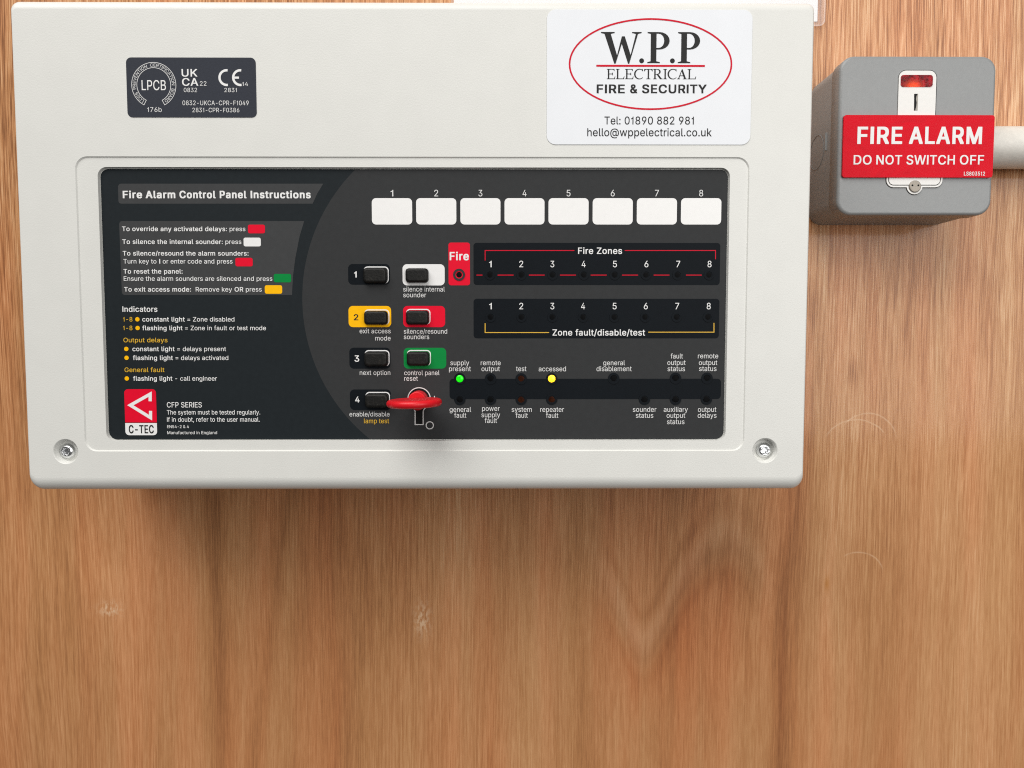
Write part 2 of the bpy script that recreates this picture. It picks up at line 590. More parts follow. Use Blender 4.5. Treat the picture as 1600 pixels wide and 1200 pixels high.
def load_glyphs(chars):
    """outline of each character once: outer contours with their own holes, and the pen advance"""
    from mathutils.geometry import interpolate_bezier
    objs = {}

    def mk(body):
        c = bpy.data.curves.new('lettering', 'FONT')
        c.body = body
        if FONT:
            c.font = FONT
        c.size = 1.0
        o = bpy.data.objects.new('lettering', c)
        COL.objects.link(o)
        return o
    for ch in chars:
        if ch != ' ':
            objs[ch] = (mk(ch), mk(ch + '|'))
    bar = mk('|')
    bpy.context.view_layer.update()
    dg = bpy.context.evaluated_depsgraph_get()

    def contours(o):
        cu = o.evaluated_get(dg).to_curve(dg)
        out = []
        for sp in cu.splines:
            pts = []
            if sp.type == 'BEZIER':
                bp = sp.bezier_points
                for i in range(len(bp)):
                    p, q = bp[i], bp[(i + 1) % len(bp)]
                    straight = ((p.handle_right - p.co).cross(q.co - p.co).length < 1e-5 and (q.handle_left - q.co).cross(q.co - p.co).length < 1e-5)
                    k = 1 if straight else 4
                    pts += [(v.x, v.y) for v in interpolate_bezier(p.co, p.handle_right, q.handle_left, q.co, k + 1)[:-1]]
            else:
                pts = [(p.co.x, p.co.y) for p in sp.points]
            cl = [p for i, p in enumerate(pts) if (p[0] - pts[i - 1][0]) ** 2 + (p[1] - pts[i - 1][1]) ** 2 > 1e-9]
            if len(cl) > 2:
                out.append(cl)
        o.to_curve_clear()
        return out

    def fill(cs):
        """triangles of all the contours together, kept where the winding is not zero"""
        from mathutils.geometry import delaunay_2d_cdt
        vv, ee = [], []
        for c in cs:
            b0 = len(vv)
            vv += [Vector(p) for p in c]
            ee += [(b0 + i, b0 + (i + 1) % len(c)) for i in range(len(c))]
        ov, oe, of, *_ = delaunay_2d_cdt(vv, ee, [], 0, 1e-6)
        tris = []
        for f in of:
            gx = sum(ov[i].x for i in f) / len(f)
            gy = sum(ov[i].y for i in f) / len(f)
            wn = 0
            for c in cs:
                for i in range(len(c)):
                    (xa, ya), (xb, yb) = c[i - 1], c[i]
                    if (ya > gy) != (yb > gy) and gx < (xb - xa) * (gy - ya) / (yb - ya) + xa:
                        wn += 1 if yb > ya else -1
            if wn:
                p, q, r = (ov[i] for i in f[:3])
                tris.append(tuple(f) if (q.x - p.x) * (r.y - p.y) - (r.x - p.x) * (q.y - p.y) > 0 else tuple(reversed(f)))
        return [(v.x, v.y) for v in ov], tris
    bx = min(p[0] for c in contours(bar) for p in c)
    for ch, (o1, o2) in objs.items():
        cs = contours(o1)
        adv_ = max(min(p[0] for p in c) for c in contours(o2)) - bx
        GLYPH[ch] = (fill(cs), adv_)
    GLYPH[' '] = (None, 0.20)
    # plain-stemmed capital I and figure one, as on the printed labels
    GLYPH['I'] = (fill([[(.045, 0), (.115, 0), (.115, CAP), (.045, CAP)]]), 0.160)
    GLYPH['1'] = (fill([[(.16, 0), (.222, 0), (.222, CAP), (.180, CAP), (.165, CAP - .055), (.125, CAP - .09), (.07, CAP - .115), (.07, CAP - .172), (.12, CAP - .155), (.16, CAP - .125)]]), 0.315)
    for o in [o for p in objs.values() for o in p] + [bar]:
        c = o.data
        bpy.data.objects.remove(o)
        bpy.data.curves.remove(c)


def typeset(segs):
    """verts (x, z, layer), faces and width in font units; bold = the outline repeated a hair apart"""
    verts, faces, pen = [], [], 0.0
    for body, bold in segs:
        shifts = [(0, 0)] if bold == 0 else [(0, 0), (-bold, -bold * .6), (bold, -bold * .6), (-bold, bold * .6), (bold, bold * .6)]
        for ch in body:
            shape, adv_ = GLYPH[ch]
            pen += bold
            if shape:
                pts, tris = shape
                for li, (sx_, sy_) in enumerate(shifts):
                    bi = len(verts)
                    verts += [(p[0] + pen + sx_, p[1] + sy_, li) for p in pts]
                    faces += [tuple(i + bi for i in t) for t in tris]
            pen += adv_ + bold
    mn = min(v[0] for v in verts)
    return [(v[0] - mn, v[1], v[2]) for v in verts], faces, max(v[0] for v in verts) - mn


def flush_text():
    chars = sorted(set(''.join(s for t in TEXTS for s, b in t[0]) + 'LOSPREVNTICAFBD'))
    load_glyphs(chars)
    for segs, x0, x1, base, cap, y, mat, parent in TEXTS:
        verts, faces, wmax = typeset(segs)
        wx0, wz = W2(x0, base, y)
        wx1 = W2(x1, base, y)[0]
        sx = (wx1 - wx0) / wmax
        sz = cap * mmpx(x0, base, y) / CAP
        vv = [(wx0 + a * sx, y - l * 0.000004, wz + b * sz) for a, b, l in verts]
        link('lettering', from_faces(vv, faces), mat, parent)


B1, B2 = 0.013, 0.021


def stroke(pts, w, closed=False):
    """outline loop(s) of a polyline given in world (x, z) with mitred joints"""
    n = len(pts)
    L, R = [], []
    for i in range(n):
        p = Vector(pts[i])
        if closed:
            a, b = Vector(pts[i - 1]), Vector(pts[(i + 1) % n])
        else:
            a = Vector(pts[i - 1]) if i > 0 else None
            b = Vector(pts[i + 1]) if i < n - 1 else None
        d1 = (p - a).normalized() if a is not None else None
        d2 = (b - p).normalized() if b is not None else None
        d1 = d1 or d2
        d2 = d2 or d1
        n1 = Vector((-d1.y, d1.x))
        n2 = Vector((-d2.y, d2.x))
        m = (n1 + n2).normalized()
        k = w / 2 / max(0.35, m.dot(n1))
        L.append(tuple(p + m * k))
        R.append(tuple(p - m * k))
    if closed:
        return [L, R]
    return [R + L[::-1]]


# ------------------------------------------------------------------ the setting
m = MB()
m.v = [(-1.2, YW, -1.2), (1.2, YW, -1.2), (1.2, YW, 1.2), (-1.2, YW, 1.2),
       (-1.2, YW + 0.018, -1.2), (1.2, YW + 0.018, -1.2), (1.2, YW + 0.018, 1.2), (-1.2, YW + 0.018, 1.2)]
for f in ((0, 1, 2, 3), (7, 6, 5, 4), (0, 4, 5, 1), (1, 5, 6, 2), (2, 6, 7, 3), (3, 7, 4, 0)):
    m.face(f)
wall = link('plywood_wall', from_faces(m.v, m.f, m.s), M['wood'])
wall['kind'] = 'structure'
wall['label'] = 'vertical grained reddish brown plywood board behind everything'

# ------------------------------------------------------------------ the control panel
Y0 = 0.0            # front face
YR = 0.0006         # shallow sunk field
YF = 0.0020         # printed overlay
x0, x1, _, _ = rect_px(32.2, 3.8, 1263.2, 764.0, 0.001)
_, _, z0, z1 = rect_px(32.2, 4.2, 1263.2, 764.0, 0.003)
x0, x1, z0, z1 = x0 - 0.0008, x1 + 0.0008, z0 - 0.0004, z1 + 0.0007
panel = thing('fire_alarm_panel', 'off white wall mounted fire alarm control panel with black printed front and eight zone windows',
              'alarm panel', ((x0 + x1) / 2, YW, z0))
IT, IB, IS, DP = 0.0052, 0.0068, 0.0018, 0.0062
rings = []
N = 10
for i in range(N + 1):
    th = math.pi / 2 * (1 - i / N)
    f = 1 - math.cos(th)
    yy = DP * (1 - math.sin(th))
    rad = 0.0058 - 0.0022 * f
    radt = 0.0036 - 0.0014 * f
    rings.append([(p[0], yy, p[1]) for p in rrw(x0 + IS * f, x1 - IS * f, z0 + IB * f, z1 - IT * f, rad, 8, radt)])
fr = [(p[0], p[2]) for p in rings[0]]
rings.append([(p[0], YW, p[1]) for p in rrw(x0, x1, z0, z1, 0.0058, 8, 0.0036)])
m = MB()
m.loft(rings)
sc = [(102.5, 705.5), (1195.5, 704.0)]
ridge = rr(124.8, 244.8, 1167.0, 705.0, 19, Y0, 8)
rx = rect_px(124.8, 244.8, 1167.0, 705.0, Y0)
mp = mmpx(650, 480, 0)
ridge_in = rrw(rx[0] + 0.0005, rx[1] - 0.0005, rx[2] + 0.0005, rx[3] - 0.0005, 18.4 * mp, 8)
fx = rect_px(152.8 + 6.5, 261.4, 1137.2, 688.8, YR)
open_f = rrw(fx[0], fx[1], fx[2], fx[3], 14 * mp, 8)
open_b = rrw(fx[0] + 0.0003, fx[1] - 0.0003, fx[2] + 0.0003, fx[3] - 0.0003, 13.5 * mp, 8)
holes = [circ(a, b, 20.0, Y0, 40) for a, b in sc]
m.plate([fr, ridge] + holes, Y0)
m.wall(ridge, Y0, ridge_in, YR)
m.plate([ridge_in, open_f], YR)
m.wall(open_f, YR, open_b, YF + 0.0004)
m.plate([open_b], YF + 0.0004)
for a, b in sc:
    c = [circ(a, b, 20.0, Y0, 40), circ(a, b, 18.4, Y0, 40), circ(a, b, 17.2, Y0, 40), circ(a, b, 15.8, Y0, 40)]
    m.wall(c[0], Y0, c[1], 0.0005, True)
    m.wall(c[1], 0.0005, c[2], 0.0042, True)
    m.wall(c[2], 0.0042, c[3], 0.0046, True)
    m.plate([c[3]], 0.0046)
cover = m.build('cover', M['cover'], panel)

# screws: pan head with a six-lobed socket
for a, b in sc:
    cx, cz = W2(a, b, 0.0022)
    r = 12.2 * mp

    def ring(rad, y, lobes=0.0, rot=0.0, n=48):
        return [(cx + rad * (1 + lobes * math.cos(6 * (2 * math.pi * i / n + rot))) * math.cos(2 * math.pi * i / n), y,
                 cz + rad * (1 + lobes * math.cos(6 * (2 * math.pi * i / n + rot))) * math.sin(2 * math.pi * i / n)) for i in range(n)]
    m = MB()
    m.loft([ring(r * 0.42, 0.0040, 0.16), ring(r * 0.46, 0.0023, 0.16), ring(r * 0.52, 0.00215, 0.10), ring(r * 0.66, 0.0023),
            ring(r * 0.85, 0.0028), ring(r * 0.97, 0.0035), ring(r, 0.0041), ring(r, 0.0046)], cap_front=False)
    m.face(tuple(range(48)))
    s = m.build('screw', M['steel'], panel)

# printed overlay: dark sheet, lighter round field, bands, patches
fascia = plate('overlay', [rrw(fx[0] + 0.0006, fx[1] - 0.0006, fx[2] + 0.0006, fx[3] - 0.0006, 13 * mp, 8)], YF, 0.0003, M['label_dark'], panel)
fascia['label'] = 'black printed overlay with white instructions'


def L(k):
    return YF - 0.00006 * k


# the round field: arc on the left, sheet's edge on the right
y1 = L(1)
ccx, ccz = W2(754, 470, y1)
R = 283 * mp
ex0, ex1, ez0, ez1 = fx[0] + 0.0008, fx[1] - 0.0008, fx[2] + 0.0008, fx[3] - 0.0008
at = math.degrees(math.acos(-math.sqrt(R * R - (ez1 - ccz) ** 2) / R))
ab = 360 - math.degrees(math.acos(-math.sqrt(R * R - (ez0 - ccz) ** 2) / R))
rc = 13 * mp
loop = (arc(ccx, ccz, R, at, ab, 40) + arc(ex1 - rc, ez0 + rc, rc, 270, 360, 8) + arc(ex1 - rc, ez1 - rc, rc, 0, 90, 8))
plate('round_field', [loop], y1, 0.00004, M['label_grey'], fascia)
# heading band and instruction band, cut by the same circle on their right
hb = poly_px([(505.2, 287), (496, 302), (488.5, 318.3), (189, 318.3), (186, 317), (185, 314), (184.4, 291), (186, 288), (189, 287)], L(1))
plate('heading_band', [hb], L(1), 0.00004, M['label_band'], fascia)
ib = poly_px([(475.3, 345.4), (468, 370), (461.5, 403), (458, 430), (456.2, 461), (195, 461), (192, 460), (190.4, 457), (186.2, 350), (187.5, 346.5), (190, 345.4)], L(1))
plate('instruction_band', [ib], L(1), 0.00004, M['label_band'], fascia)
for nm, bx, mt in (('colour_patch', (387.4, 351, 414, 364.6), 'red'), ('colour_patch', (380.6, 371.3, 407.5, 385), 'white'),
                   ('colour_patch', (367.8, 402.8, 394.8, 416.2), 'red'), ('colour_patch', (427.7, 427.9, 455, 441.2), 'green'),
                   ('colour_patch', (413.7, 445.7, 440.9, 458.9), 'yellow')):
    plate(nm, [rr(*bx, 3, L(2))], L(2), 0.00004, M[mt], fascia)
YT = L(3)
T, TS, TY = M['text'], M['text_soft'], M['yellow_text']
for w_, a, b in (('Fire', 191.9, 222.3), ('Alarm', 227.6, 274.1), ('Control', 280.5, 337), ('Panel', 343.4, 385.2), ('Instructions', 391.6, 485.5)):
    text([(w_, 0.030)], a, b, 309.4, 10.8, YT, T, fascia)
text([('To override any activated delays', B1), (': press', 0)], 190.8, 383.5, 361, 6.9, YT, T, fascia)
text([('To silence the internal sounder', B1), (': press', 0)], 191.2, 377.2, 381.1, 6.9, YT, T, fascia)
text([('To silence/resound the alarm sounders:', B1)], 191.9, 388.4, 399.2, 6.9, YT, T, fascia)
text([('Turn key to', 0), (' I', B2), (' or enter code and press', 0)], 193, 363.4, 411.7, 6.9, YT, T, fascia)
text([('To reset the panel:', B1)], 193, 285.4, 427.4, 6.9, YT, T, fascia)
text('Ensure the alarm sounders are silenced and press', 193.4, 425.6, 438.7, 6.9, YT, T, fascia)
text([('To exit access mode:', B1), ('  Remove key', 0), (' OR', B1), (' press', 0)], 194, 409, 455.5, 6.9, YT, T, fascia)
text([('Indicators', B1)], 191.4, 246, 487.1, 8.2, YT, T, fascia)
for bs, dx, a, b, e in ((502.3, 214.6, 'constant light', ' = Zone disabled', 366.3), (515.9, 215, 'flashing light', ' = Zone in fault or test mode', 415.7)):
    text([('1-8', B1 * .5)], 192.5, 207, bs, 6.9, YT, TY, fascia)
    plate('colour_dot', [circ(dx, bs - 3.4, 3.4, YT)], YT, 0.00004, M['yellow'], fascia)
    text([(a, B1), (b, 0)], 222.4, e, bs, 6.9, YT, T, fascia)
text([('Output delays', B1 * .5)], 193, 261.8, 534.8, 7.0, YT, TY, fascia)
text([('General fault', B1 * .5)], 194.7, 257, 581.3, 7.0, YT, TY, fascia)
for bs, dx, a, b, x_, e in ((548.6, 197.3, 'constant light', ' = delays present', 207, 353.3), (562.5, 197.7, 'flashing light', ' = delays activated', 207.7, 356.8),
                            (594.8, 198.1, 'flashing light', ' - call engineer', 208.1, 339.2)):
    plate('colour_dot', [circ(dx, bs - 3.4, 3.4, YT)], YT, 0.00004, M['yellow'], fascia)
    text([(a, B1), (b, 0)], x_, e, bs, 6.9, YT, T, fascia)
text([('CFP SERIES', 0.006)], 260.8, 315.4, 636.6, 8.2, YT, T, fascia)
text('The system must be tested regularly.', 260.8, 406.6, 647.7, 7.0, YT, T, fascia)
text('If in doubt, refer to the user manual.', 261, 405.9, 658.9, 7.0, YT, T, fascia)
text('EN54-2 & 4', 261.2, 295.2, 668.9, 4.6, YT, T, fascia)
text('Manufactured in England', 261.4, 339.2, 678.4, 4.8, YT, T, fascia)
# maker's badge
yb = L(2)
bx0, bx1, bz0, bz1 = rect_px(195.0, 608, 244.6, 680, yb)
zs = W2(220, 661, yb)[1]
r6 = 6 * mp
plate('badge_field', [[(bx1, zs + 0.0003)] + arc(bx1 - r6, bz1 - r6, r6, 0, 90, 6) + arc(bx0 + r6, bz1 - r6, r6, 90, 180, 6) + [(bx0, zs + 0.0003)]], yb, 0.00004, M['red'], fascia)
plate('badge_field', [[(bx0, zs)] + arc(bx0 + r6, bz0 + r6, r6, 180, 270, 6) + arc(bx1 - r6, bz0 + r6, r6, 270, 360, 6) + [(bx1, zs)]], yb, 0.00004, M['white'], fascia)
plate('badge_emblem', stroke(poly_px([(234.6, 627), (234.6, 615.8), (203.6, 633.2), (235.2, 652.6), (235.2, 642)], L(3)), 5.0 * mp), L(3), 0.00004, M['white'], fascia)
text([('C-TEC', B2)], 201.4, 240.4, 676.8, 12.4, L(3), M['ink'], fascia)

# zone name windows
win_x = [(581, 644), (650.2, 713), (719.3, 782), (788.3, 850.8), (857, 919.7), (926, 988.7), (995, 1057.7), (1064, 1127)]
for i, (a, b) in enumerate(win_x):
    plate('zone_window', [rr(a, 309.6, b, 350.8, 6.5, L(2))], L(2), 0.00004, M['window'], fascia)
    c = (a + b) / 2
    w = 4.2 if i == 0 else 6.2
    text(str(i + 1), c - w / 2, c + w / 2, 306.8, 10.0, YT, TS, fascia)
# fire lamp field and the two zone fields
plate('fire_field', [rr(700.8, 379, 734.3, 445.8, 4, L(2))], L(2), 0.00004, M['red'], fascia)
text([('Fire', B2 * 1.2)], 702.6, 732.6, 406.3, 12.2, YT, M['white'], fascia)
plate('zone_field', [rr(739.9, 379.5, 1125, 445.3, 5, L(2))], L(2), 0.00004, M['label_black'], fascia)
plate('zone_field', [rr(740, 466.8, 1123.6, 528.6, 5, L(2))], L(2), 0.00004, M['label_black'], fascia)
plate('status_strip', [rr(702.4, 591.8, 1126.4, 623.6, 6, L(2))], L(2), 0.00004, M['label_black'], fascia)
text([('Fire Zones', B1)], 903.2, 972, 396.6, 9.6, YT, T, fascia)
text([('Zone fault/disable/test', B1)], 863.3, 1007.9, 524.2, 9.4, YT, T, fascia)
dz1 = [766.2, 814.4, 863, 911.9, 960.8, 1010, 1059.6, 1108.6]
dz2 = [766.4, 814.4, 863, 911, 960.3, 1009, 1058, 1107.3]
for i in range(8):
    w = 4.0 if i == 0 else 6.2
    text(str(i + 1), dz1[i] - w / 2, dz1[i] + w / 2, 417.5, 9.9, YT, T, fascia)
    text(str(i + 1), dz2[i] - w / 2, dz2[i] + w / 2, 483.2, 9.9, YT, T, fascia)
lw = 1.35 * mp
for pts, mt in (([(758, 407), (758, 391.4), (897.5, 391.4)], 'red_line'), ([(976.1, 391.4), (1118, 391.4), (1118, 405)], 'red_line'),
                ([(758, 505), (758, 519.6), (857.9, 519.6)], 'yellow_text'), ([(1013, 519), (1115.6, 519), (1115.6, 504.5)], 'yellow_text')):
    plate('bracket_line', stroke(poly_px(pts, YT), lw), YT, 0.00004, M[mt], fascia)
for a, b in ((744.5, 753.8), (777.5, 802.4), (826.4, 851), (875, 899.9), (923, 947.9), (971.9, 997), (1021.4, 1046), (1071.8, 1096.4)):
    plate('dash_line', stroke(poly_px([(a, 429.8), (b, 429.8)], YT), lw), YT, 0.00004, M['red_line'], fascia)
for s, a, b, bs in (('supply', 703.7, 733.1, 570.6), ('present', 701.6, 735.8, 579.9), ('remote', 751.1, 782.3, 570.6), ('output', 752.3, 781.1, 579.9),
                    ('test', 806.3, 822.5, 579.9), ('accessed', 841.7, 884.3, 580.1), ('general', 942.5, 976.4, 570.6), ('disablement', 932, 986.9, 579.9),
                    ('fault', 1047.8, 1067, 560.1), ('output', 1042.7, 1071.2, 570.3), ('status', 1043, 1070.3, 579.9),
                    ('remote', 1090.4, 1122.2, 559.9), ('output', 1091.9, 1120.7, 570.3), ('status', 1092.2, 1119.5, 579.7),
                    ('general', 702.5, 736.1, 643.6), ('fault', 709.7, 728.6, 652.6), ('power', 753.2, 780.8, 642), ('supply', 752.3, 781.4, 651.9),
                    ('fault', 757.4, 776.6, 660.9), ('system', 799.4, 830.9, 643.5), ('fault', 805.7, 824.6, 652.8), ('repeater', 844.1, 881.3, 643.5),
                    ('fault', 853.1, 872.3, 652.8), ('sounder', 988.7, 1025.6, 643.5), ('status', 993.5, 1020.8, 652.8), ('auxiliary', 1037, 1074.8, 643.5),
                    ('output', 1041.5, 1070.6, 652.8), ('status', 1042.1, 1069.4, 662.7), ('output', 1090.4, 1119.2, 643.5), ('delays', 1090.1, 1119.5, 652.8)):
    text(s, a, b, bs, 7.6, YT, TS, fascia)
for s, a, b, bs in (('silence internal', 630.1, 695, 455.5), ('sounder', 630.1, 665.9, 464.5), ('exit access', 561.9, 610.4, 520.8), ('mode', 586.4, 610.4, 532),
                    ('silence/resound', 631, 698.7, 521.3), ('sounders', 631, 670.7, 529.9), ('next option', 562.1, 609.9, 585.9),
                    ('control panel', 631.7, 686.7, 586.1), ('reset', 631.7, 653, 594.9), ('enable/disable', 546.1, 608.8, 650.7)):
    text(s, a, b, bs, 7.3, YT, TS, fascia)
text('lamp test', 568.8, 608, 661.3, 7.3, YT, TY, fascia)

# push buttons: printed surround, rim glint painted as a pale ring, rubber cap
PB = [((544, 412.5, 609.4, 444.8), 'label_black', (568.4, 416.9, 607.0, 442.4), ('1', 553.4, 557.4, 433.4, 9.2, 'text')),
      ((544.6, 478, 611.2, 511.2), 'yellow', (569.6, 484.0, 608.0, 507.0), ('2', 552.8, 560, 500.2, 9.0, 'ink')),
      ((545.9, 543.2, 610, 576), 'label_black', (570.0, 547.6, 608.2, 572.0), ('3', 554, 561.3, 565, 9.6, 'text')),
      ((546.8, 608.5, 611, 640.6), 'label_black', (571.2, 612.9, 609.0, 636.0), ('4', 555, 561.8, 628.7, 9.0, 'text')),
      ((629, 412.8, 694.8, 446), 'white', (634.0, 417.6, 671.4, 441.4), None),
      ((629.9, 478, 695.5, 511.2), 'red', (634.8, 483.2, 672.2, 506.9), None),
      ((630.8, 543.4, 697.3, 576), 'green', (636.0, 547.4, 672.9, 571.0), None)]
for bx, mt, cb, num in PB:
    plate('button_surround', [rr(*bx, 7, L(2))], L(2), 0.00004, M[mt], fascia)
    a, b, c, d = cb
    plate('button_rim_glint', [rr(a - .2, b - .6, c + .4, d + .2, 6.4, L(3)), rr(a + 1.3, b + 1.1, c - 1.1, d - 1.1, 5, L(3))], L(3), 0.00004, M['text'], fascia)  # white ring paints the light caught on the opening's lip
    if num:
        s, n0, n1, bs, cp, nm = num
        text([(s, B1)], n0, n1, bs, cp, L(3), M[nm], fascia)
    wx0, wx1, wz0, wz1 = rect_px(a + 0.1, b + 1.9, c - 1.6, d + 0.5, YF)
    rr_ = []
    for ins, yy in ((0.0013, YF - 0.0030), (0.0009, YF - 0.00295), (0.0005, YF - 0.0027), (0.0002, YF - 0.0023), (0.00008, YF - 0.0018), (0.0, YF + 0.0001)):
        rr_.append([(p[0], yy, p[1]) for p in rrw(wx0 + ins, wx1 - ins, wz0 + ins, wz1 - ins, 0.0016 - ins * .4, 5)])
    m = MB()
    m.loft(rr_, cap_front=True)
    m.build('push_button', M['rubber'], panel)

# indicator lamps: bezel ring with a sunk lens
LEDS = [(717.3, 429.2, 'led_off', 9.4, 5.9, 'label_grey')]
LEDS += [(a, 429.6, 'led_off', 7.8, 5.4, 'label_black') for a in (765.5, 814.7, 863.3, 912.2, 960.5, 1009.4, 1058.6, 1107.8)]
LEDS += [(a, 495.6, 'led_off', 7.8, 5.4, 'label_black') for a in (766.4, 814.7, 863, 911, 959.9, 1007.9, 1057.4, 1106.3)]
LEDS += [(718.4, 591.7, 'led_green', 9.0, 5.7, 'label_black'), (766.4, 591.9, 'led_off', 9, 5.6, 'label_black'), (814.4, 591.9, 'led_brown', 9, 5.6, 'label_black'),
         (862.1, 591.7, 'led_amber', 9.0, 5.8, 'label_black')]
LEDS += [(a, b, 'led_off', 9, 5.6, 'label_black') for a, b in ((959, 591.4), (1055.6, 591.1), (1104.8, 591))]
LEDS += [(718.4, 624, 'led_off', 9, 5.6, 'label_black'), (766.4, 624, 'led_off', 9, 5.6, 'label_black'), (814.4, 624, 'led_brown', 9, 5.6, 'label_black'),
         (862.1, 623.7, 'led_brown', 9, 5.6, 'label_black')]
LEDS += [(a, b, 'led_off', 9, 5.6, 'label_black') for a, b in ((1007, 623.8), (1055.6, 623.7), (1103.9, 623.5))]
for a, b, mt, ro, ri, bz in LEDS:
    yb = L(6)
    m = MB()
    lit = mt in ('led_green', 'led_amber')
    cx, cz = W2(a, b, yb)
    r = ri * mp
    dome = []
    for q, dy in ((0.05, 0.0), (0.35, 0.00003), (0.65, 0.00012), (0.9, 0.00028), (1.0, 0.00045)):
        dome.append([(cx + r * q * math.cos(2 * math.pi * i / 24), L(3) - (0.0005 if lit else 0.0) + dy * (1 if lit else 0.3), cz + r * q * math.sin(2 * math.pi * i / 24)) for i in range(24)])
    m.loft(dome, cap_front=True)
    o = m.build('indicator_light', M[mt], panel)
    if lit:
        o['label'] = 'lit green indicator light' if mt == 'led_green' else 'lit yellow indicator light'
    bo = [(cx + ro * mp * math.cos(2 * math.pi * i / 28), cz + ro * mp * math.sin(2 * math.pi * i / 28)) for i in range(28)]
    bi = [(cx + r * math.cos(2 * math.pi * i / 28), cz + r * math.sin(2 * math.pi * i / 28)) for i in range(28)]
    plate('bezel', [bo, bi], L(6), 0.0003, M[bz], o)

# key switch: outlined keyhole with slot, O and I marks
ks = plate('key_switch', [[W2(654.8 + 16.4 * math.cos(math.radians(t)), 623.4 + 16.4 * math.sin(math.radians(t)), L(2)) for t in range(112, 429, 8)] +
                          poly_px([(660.4, 641), (660.4, 662.6), (649.4, 662.6), (649.4, 641)], L(2))], L(2), 0.00004, M['black'], panel)
okey = [W2(654.8 + 17.6 * math.cos(math.radians(t)), 623.4 + 17.6 * math.sin(math.radians(t)), L(3)) for t in range(118, 423, 8)]
okey += poly_px([(661.2, 642.4), (661.2, 663.4), (648.6, 663.4), (648.6, 642.4)], L(3))
plate('key_outline', stroke(okey, 1.5 * mp, closed=True), L(3), 0.00004, M['text_soft'], ks)
plate('key_mark', [circ(671.5, 664.6, 6.4, L(3)), circ(671.5, 664.6, 4.9, L(3))], L(3), 0.00004, M['text_soft'], ks)
plate('key_mark', stroke(poly_px([(678.8, 618.6), (678.8, 627)], L(3)), 1.6 * mp), L(3), 0.00004, M['text_soft'], ks)

# approval label, sunk edge
ya = -0.0002
appr = plate('approval_label', [rr(198.0, 89.8, 400.2, 183.4, 8, ya)], ya, 0.0003, M['approval'], panel)
appr['label'] = 'dark grey certification label with white print'
yt = ya - 0.0001


def strokes(name, lst, w, mat, parent, y):
    for pts in lst:
        plate(name, stroke(pts, w), y, 0.00004, mat, parent)


ox, oz = W2(240.3, 132.8, yt)
ringout = arc(ox, oz, 33.8 * mp, -62, 242, 60)
ringin = arc(ox, oz, 25.9 * mp, 242, -62, 60)
plate('ring_mark', stroke(ringout + ringin, 0.85 * mp, closed=True), yt, 0.00004, M['text_soft'], appr)
text('LPCB', 221.5, 259.4, 140.8, 15.2, yt, T, appr)
text('176b', 230.3, 252.8, 174.9, 7.3, yt, TS, appr)
text([('UK', 0.012)], 283.9, 308.5, 119.5, 11.3, yt, M['white'], appr)
text([('CA', 0.012)], 284.6, 309.9, 133.9, 11.5, yt, M['white'], appr)
text('22', 312.4, 322.7, 133.9, 6.7, yt, TS, appr)
text('0832', 287.2, 308, 143.9, 6.5, yt, TS, appr)
text('14', 378.6, 387.7, 134.3, 6.0, yt, TS, appr)
text('2831', 350.6, 370.1, 143.9, 6.3, yt, TS, appr)
text('0832-UKCA-CPR-F1049', 285.1, 388.7, 164.3, 7.0, yt, TS, appr)
text('2831-CPR-F0386', 300.7, 374, 175.3, 6.7, yt, TS, appr)
for px in (354.2, 375.6):
    ex, ez = W2(px, 121.3, yt)
    plate('conformity_mark', stroke(arc(ex, ez, 11.0 * mp, 82, 278, 24), 3.5 * mp), yt, 0.00004, M['white'], appr)
ex, ez = W2(375.6, 121.3, yt)
plate('conformity_mark', [[(ex - 9.2 * mp, ez - 1.6 * mp), (ex - 2.2 * mp, ez - 1.6 * mp), (ex - 2.2 * mp, ez + 1.6 * mp), (ex - 9.2 * mp, ez + 1.6 * mp)]], yt, 0.00004, M['white'], appr)

# installer's sticker
ys = -0.0003
stk = plate('contact_sticker', [rr(854.4, 15.0, 1174.2, 225.8, 14, ys, 8)], ys, 0.0002, M['sticker'], panel)
stk['label'] = 'white contact sticker with red oval'
yt2 = ys - 0.0001
ex, ez = W2(1016.5, 100.3, yt2)
mps = mmpx(1016, 100, yt2)
plate('oval_line', [[(ex + a * mps * math.cos(2 * math.pi * i / 72), ez + b * mps * math.sin(2 * math.pi * i / 72)) for i in range(72)]
                    for a, b in ((127.8, 70.0), (125.2, 67.4))], yt2, 0.00004, M['red_line'], stk)
plate('rule_line', [rr(931.8, 101.3, 1101.4, 104.3, 0.2, yt2, 1)], yt2, 0.00004, M['red_line'], stk)


def serif(glyphs, x0, x1, base, cap, adv, parent, name='lettering'):
    """glyph outlines in units of the cap height, laid out with the given pen positions"""
    wmax = max(o + max(p[0] for lp in g for p in lp) for g, o in zip(glyphs, adv))
    a, zb = W2(x0, base, yt2)
    b = W2(x1, base, yt2)[0]
    sx = (b - a) / wmax
    sz = cap * mps
    m = MB()
    for g, o in zip(glyphs, adv):
        m.solid([[(a + (p[0] + o) * sx, zb + p[1] * sz) for p in lp] for lp in g], yt2, 0.00004)
    link(name, from_faces(m.v, m.f, m.s), M['ink'], parent)


def bow(cx, cz, rx_, rz_, a0, a1, n=10):
    return [(cx + rx_ * math.cos(math.radians(a0 + (a1 - a0) * i / n)), cz + rz_ * math.sin(math.radians(a0 + (a1 - a0) * i / n))) for i in range(n + 1)]


